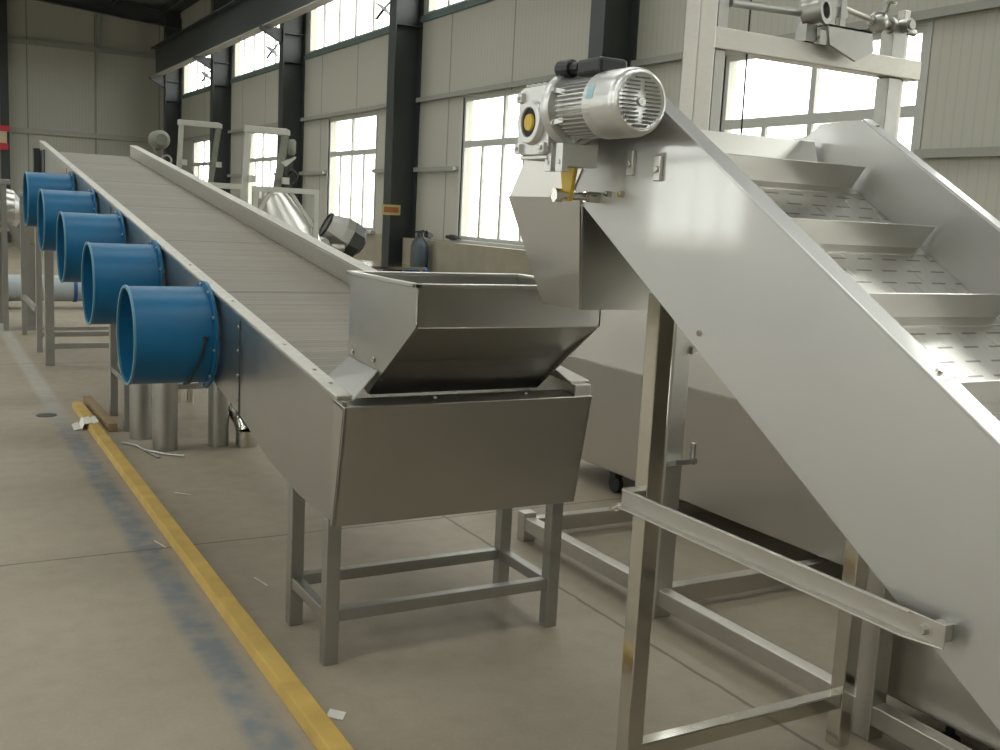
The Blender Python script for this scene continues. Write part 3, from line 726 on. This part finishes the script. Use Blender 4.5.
for x, y, l in ((1.85, 8.6, 'thin bright tube standing under the conveyor behind the pipes, left one of the pair'), (1.97, 8.62, 'thin bright tube standing under the conveyor behind the pipes, right one of the pair')):
    tag(obj('thin_tube', MB().lathe((x, y, 0), (0, 0, 1), [(0, .035), (.85, .035), (.85, .031), (0, .031)], 20, closed=True), POL, smooth=40), l, 'pipe', 'thin tubes under the conveyor')

# ------------------------------------------------------------------ machines behind the conveyor
def wframe(name, label, x0, x1, y, zt_, posts, diags):
    t = thing(name, label, 'frame', ((x0 + x1) / 2, y, 0), 'white braced frames behind the conveyor')
    obj('top_rail', MB().bar((x0, y, zt_), (x1, y, zt_), .05, .05), WHITEP, t)
    for x in posts:
        obj('post', MB().box(x - .025, x + .025, y - .025, y + .025, 0, zt_ - .025), WHITEP, t)
        obj('foot', MB().box(x - .03, x + .03, y - .3, y + .3, 0, .05), WHITEP, t)
    for a, b in diags: obj('brace', MB().bar((a[0], y, a[1]), (b[0], y, b[1]), .035, .035), WHITEP, t)
wframe('braced_frame', 'white braced steel frame in front of the conical drum, right one of the pair', 2.86, 3.52, 10, 1.79, (2.885, 3.495), [((3.24, 1.765), (3.47, 1.45)), ((2.91, 1.56), (3.04, 1.765))])
wframe('braced_frame', 'white braced steel frame beside the conveyor rail, left one of the pair', 2.38, 2.80, 10.05, 1.80, (2.405, 2.775), [((2.50, 1.775), (2.76, 1.46)), ((2.44, 1.775), (2.66, 1.36))])

def gantry(label, x0, x1, y, z, extra):
    t = thing('hoist_gantry', label, 'gantry', ((x0 + x1) / 2, y, 0), 'pale portal gantries by the window wall')
    obj('top_beam', MB().prism([(x0 - .06, y - .05, z - .10), (x1 + .06, y - .05, z - .10), (x1 + .06, y - .05, z - .03), (x1, y - .05, z), (x0 - .06, y - .05, z)], (0, .10, 0)), WHITEP, t, bevel=.01)
    obj('post', MB().bar((x0, y, z - .10), (x0 - .16, y, 0), .08, .08), WHITEP, t)
    obj('post', MB().bar((x1, y, z - .10), (x1 - .42, y, 0), .09, .09), MACHG, t)
    for x in (x0 + .03, x1 - .02): obj('sensor_box', MB().box(x - .05, x + .05, y - .14, y - .07, z - .82, z - .72), WHITEP, t)
    if extra:
        mx_ = x1 + .09
        obj('hoist_motor', MB().lathe((mx_, y, z - .38), (0, 0, 1), [(0, .05), (.03, .075), (.20, .075), (.23, .05)], 20), MACHG, t, smooth=40)
        obj('motor_bracket', MB().prism([(x1 - .08, y - .05, z - .50), (x1 + .16, y - .05, z - .40), (x1 + .15, y - .05, z - .43), (x1 + .0, y - .05, z - .56)], (0, .1, 0)), WHITEP, t)
        obj('chain_wheel', MB().lathe((mx_, y - .05, z - .70), (0, 1, 0), [(0, .11), (.04, .11), (.04, .08), (0, .08)], 28, closed=True).bar((x1 - .05, y, z - .85), (x1 + .15, y, z - .60), .025, .025), BLACK, t)
        obj('stand', MB().box(mx_ - .05, mx_ + .04, y + .02, y + .10, 0, z - .38), DARK, t)
gantry('pale portal gantry with a chain hoist motor on its right post', 4.36, 4.92, 15.5, 2.775, True)
gantry('pale portal gantry by the farthest window, next to the end wall corner', 4.38, 5.06, 20, 3.10, False)
mm = thing('drill_stand', 'grey green machine head on a thin post beside the end wall corner', 'machine', (4.05, 20, 0))
obj('head', MB().lathe((3.97, 20, 2.70), (0, -1, 0), [(-.2, .1), (-.1, .17), (.2, .17), (.3, .1)], 20), MACHG, mm, smooth=40)
obj('column', MB().box(3.90, 4.0, 19.95, 20.05, 0, 2.56).bar((4.0, 20, 1.9), (4.16, 20, 1.4), .08, .08), MACHG, mm)
obj('hand_wheel', MB().lathe((4.10, 19.9, 2.35), (0, 1, 0), [(0, .10), (.04, .10), (.04, .07), (0, .07)], 20, closed=True), GALV, mm)

# conical seasoning drum
dr = thing('seasoning_drum', 'stainless conical drum tilted on its stand behind the white frame', 'drum', (3.65, 11.6, 0))
c = Vector((3.64, 11.4, 1.34)); d = Vector((-.34, .12, .92)).normalized()
obj('drum_shell', MB().lathe(c, d, [(-.34, .22), (-.30, .33), (.0, .335), (.40, .17), (.44, .17), (.44, .15)], 40), INOX, dr, smooth=25)
obj('drum_band', MB().lathe(c, d, [(-.30, .338), (-.01, .342), (-.01, .33), (-.30, .33)], 40, closed=True), INOXD, dr, smooth=40)
obj('stand', MB().bar((3.38, 11.7, 0), (3.38, 11.7, 1.15), .07, .07).bar((3.95, 11.7, 0), (3.95, 11.7, 1.0), .07, .07).bar((3.38, 12.2, 0), (3.45, 12.0, 1.2), .07, .07).bar((3.38, 11.7, .25), (3.95, 11.7, .25), .05, .05), GALV, dr)
obj('upper_drum', MB().lathe((3.62, 11.95, 1.50), (.0, 0, 1), [(-.3, .13), (.32, .13), (.34, .10)], 28), INOXD, dr, smooth=40)
obj('back_drum', MB().lathe((4.06, 12.1, 1.05), (-.1, .1, .8), [(0, .1), (.1, .16), (.42, .16), (.5, .1)], 24), INOXD, dr, smooth=30)
# octagonal tumbler
oc = thing('octagonal_tumbler', 'octagonal stainless tumbler tilted up on a dark stand below the middle window', 'drum', (4.75, 12.6, 0))
c = Vector((4.83, 12.7, 1.30)); d = Vector((-.80, .1, .42)).normalized()
obj('drum_shell', MB().lathe(c, d, [(.27, .14), (.26, .17), (.06, .235), (-.08, .235), (-.22, .17)], 8), INOX, oc)
obj('drum_base', MB().lathe(c, d, [(-.05, .242), (-.20, .215), (-.27, .10)], 8), DARK, oc)
obj('mouth_ring', MB().lathe(c, d, [(.26, .175), (.285, .175), (.285, .14), (.26, .14)], 8, closed=True), BLACK, oc)
obj('stand', MB().box(4.62, 5.08, 12.5, 12.56, .86, .92).box(4.62, 4.68, 12.5, 12.56, 0, .9).box(5.02, 5.08, 12.5, 12.56, 0, .9).box(4.62, 4.68, 12.9, 12.96, 0, .9).box(5.02, 5.08, 12.9, 12.96, 0, .9).box(4.62, 5.08, 12.9, 12.96, .86, .92).bar((4.85, 12.7, .88), (4.85, 12.7, 1.06), .16, .16), DARK, oc)
obj('drive', MB().lathe((4.50, 12.5, 1.20), (0, 1, 0), [(0, .06), (.05, .08), (.2, .08), (.25, .05)], 16).lathe((4.62, 12.48, 1.15), (1, 0, 0), [(-.05, .05), (.12, .05)], 12).bar((4.5, 12.6, 1.2), (4.62, 12.55, .9), .05, .05), GALV, oc, smooth=30)

# work table, boxes, gas cylinders by the wall
wt = thing('work_table', 'bright steel topped work table below the signed column', 'table', (5.9, 14.6, 0))
obj('table_top', MB().box(5.50, 6.60, 14.0, 15.6, .80, .84), POL, wt, bevel=.004)
for x in (5.55, 6.55):
    for y in (14.05, 15.55): obj('leg', MB().box(x - .025, x + .025, y - .025, y + .025, 0, .80), GALV, wt)
obj('shelf', MB().box(5.55, 6.55, 14.05, 15.55, .25, .28), GALV, wt)
tag(obj('plastic_crate', MB().box(6.05, 6.45, 14.15, 14.55, .28, .72).box(6.03, 6.47, 14.13, 14.57, .68, .72), BLUEBOX), 'blue plastic crate on the shelf of the work table', 'crate')
tag(obj('plastic_drum', MB().lathe((6.86, 14.9, 0), (0, 0, 1), [(0, .18), (.02, .2), (.35, .2), (.37, .205), (.39, .2), (.76, .2), (.79, .17)], 24), BLUEBOX, smooth=40), 'blue plastic drum on the floor right of the work table', 'drum')
for x, y, l in ((7.28, 15.62, 'grey blue gas cylinder against the wall, right of the signed column, front one'), (7.42, 16.05, 'dark gas cylinder against the wall, tucked behind the grey blue one')):
    t = thing('gas_cylinder', l, 'gas cylinder', (x, y, 0), 'gas cylinders by the signed column')
    obj('cylinder_body', MB().lathe((x, y, 0), (0, 0, 1), [(0, .11), (.02, .125), (1.08, .125), (1.16, .10), (1.21, .045), (1.24, .035)], 24), CYL if y < 16 else DARK, t, smooth=40)
    obj('valve', MB().lathe((x, y, 1.24), (0, 0, 1), [(0, .025), (.08, .02)], 12).tube([(x - .07, y, 1.31), (x + .08, y - .05, 1.34)], .014, 8).lathe((x + .1, y - .1, 1.27), (0, -1, .2), [(0, .05), (.03, .05)], 14), BLACK, t)
tag(obj('hand_grinder', MB().lathe((7.56, 14.92, 1.27), (.1, 1, .0), [(0, .035), (.25, .045), (.3, .03), (.42, .03)], 12).lathe((7.56, 14.90, 1.25), (0, 0, 1), [(0, .07), (.015, .07)], 16), BLACK), 'black hand tool lying on the low wall ledge left of the near window', 'tool')
struct('trim_ledge', wall_holes(7.45, 7.7, 10.95, 16.75, 1.19, []), paint('ledge_plaster', (.27, .24, .175), .7, .2, 0, 4))
for i, (y, h, l) in enumerate(((14.35, .55, 'dark metal casting on the floor by the low wall, left of three'), (13.6, .42, 'dark metal casting on the floor by the low wall, middle of three'), (12.0, .60, 'dark metal casting by the low wall next to the chute, right of three'))):
    tag(obj('metal_casting', MB().lathe((7.2, y, 0), (0, 0, 1), [(0, .22), (.05, .22), (.08, .10), (h, .08), (h, .15), (h + .05, .15)], 16).bar((7.2, y - .1, h * .5), (7.2, y + .28, .05), .05, .05), DARK, smooth=35), l, 'casting', 'castings by the low wall')
sg = thing('warning_sign', 'small yellow sign board with an orange printed panel on the dark column', 'sign', (7.21, 16.74, 1.65))
obj('board', MB().box(7.04, 7.38, 16.745, 16.755, 1.57, 1.745), paint('sign_yellow', (.42, .36, .13), .6), sg)
obj('print', MB().box(7.075, 7.345, 16.740, 16.745, 1.61, 1.705), ORANGE, sg)
struct('trim_sign_mount', MB().box(7.10, 7.3, 16.755, 16.79, 1.62, 1.70), DARK)

# far left: machine, lying tank, sign on the end wall column
lm = thing('mixing_machine', 'stainless mixing machine with a flat table top at the far left edge', 'machine', (.55, 14.0, 0))
obj('drum', MB().lathe((.1, 14.0, 1.42), (1, 0, 0), [(0, .20), (.05, .27), (.85, .27), (.98, .24), (1.06, .12)], 32), INOX, lm, smooth=30)
obj('table_top', MB().box(-.3, 1.02, 13.6, 14.5, 1.72, 1.78), GALV, lm, bevel=.005)
obj('housing', MB().box(-.25, .80, 13.7, 14.4, .85, 1.15).box(.3, .5, 13.75, 14.3, 1.15, 1.25).lathe((.72, 13.68, 1.0), (0, -1, 0), [(0, .14), (.06, .14)], 20), DARK, lm)
for x in (-.25, .95):
    for y in (13.65, 14.45): obj('leg', MB().box(x - .03, x + .03, y - .03, y + .03, 0, 1.72), GALV, lm)
obj('chute', MB().prism([(1.0, 13.7, 1.25), (1.15, 13.7, 1.2), (1.35, 13.7, .80), (1.2, 13.7, .80)], (0, .4, 0)).box(1.18, 1.36, 13.72, 14.08, .0, .80), GALV, lm)
ly = thing('lying_tank', 'pale blue grey cylinder lying on dark sleepers far behind the conveyor legs', 'tank', (1.7, 16.2, 0))
obj('tank_shell', MB().lathe((.55, 16.3, .29), (1, 0, 0), [(0, .08), (.06, .19), (1.1, .19), (1.9, .19), (2.45, .19), (2.5, .1)], 24), paint('tank_grey', (.36, .40, .41), .5), ly, smooth=40)
obj('hoop', MB().lathe((2.02, 16.3, .29), (1, 0, 0), [(0, .20), (.05, .20), (.05, .185), (0, .185)], 24, closed=True), BLUEBOX, ly)
for x in (.9, 2.5): obj('sleeper', MB().box(x - .25, x + .25, 16.1, 16.5, 0, .11), DARK, ly)
ws = thing('red_sign', 'red bordered cream sign board fixed to the dark column of the end wall', 'sign', (2.55, 37.15, 3.35))
obj('board', MB().box(1.9, 2.72, 37.15, 37.19, 3.10, 3.55), CREAM, ws)
obj('border', MB().box(1.86, 2.80, 37.12, 37.15, 3.50, 3.68).box(1.86, 2.75, 37.12, 37.15, 2.92, 3.14).box(2.30, 2.47, 37.12, 37.15, 3.14, 3.50), RED, ws)

# ------------------------------------------------------------------ daylight, camera
w = bpy.data.worlds.new('overcast_sky'); sc.world = w; w.use_nodes = True
bg = w.node_tree.nodes['Background']; bg.inputs['Color'].default_value = (1.0, .985, .945, 1); bg.inputs['Strength'].default_value = 4.0

cam = bpy.data.cameras.new('camera'); co = bpy.data.objects.new('camera', cam); col.objects.link(co)
yaw, pitch, roll = [math.radians(a) for a in (29.64, 8.69, -2.92)]
F = Vector((math.sin(yaw) * math.cos(pitch), math.cos(yaw) * math.cos(pitch), -math.sin(pitch)))
R_ = Vector((math.cos(yaw), -math.sin(yaw), 0)); D_ = F.cross(R_)
r2 = R_ * math.cos(roll) + D_ * math.sin(roll); d2 = -R_ * math.sin(roll) + D_ * math.cos(roll)
m3 = Matrix((r2, -d2, -F)).transposed()
co.matrix_world = Matrix.Translation((0, 0, 1.65)) @ m3.to_4x4()
cam.sensor_width = 36; cam.lens = 36 * 1040 / 1000; cam.clip_start = .05; cam.clip_end = 500
sc.camera = co
sc.view_settings.view_transform = 'Standard'; sc.view_settings.look = 'None'; sc.view_settings.gamma = 1
sc.view_settings.use_curve_mapping = False
sc.view_settings.exposure = 0.80
sc.cycles.use_denoising = True
sc.cycles.max_bounces = 10; sc.cycles.diffuse_bounces = 6; sc.cycles.glossy_bounces = 5; sc.cycles.transparent_max_bounces = 12
sc.cycles.sample_clamp_indirect = 8
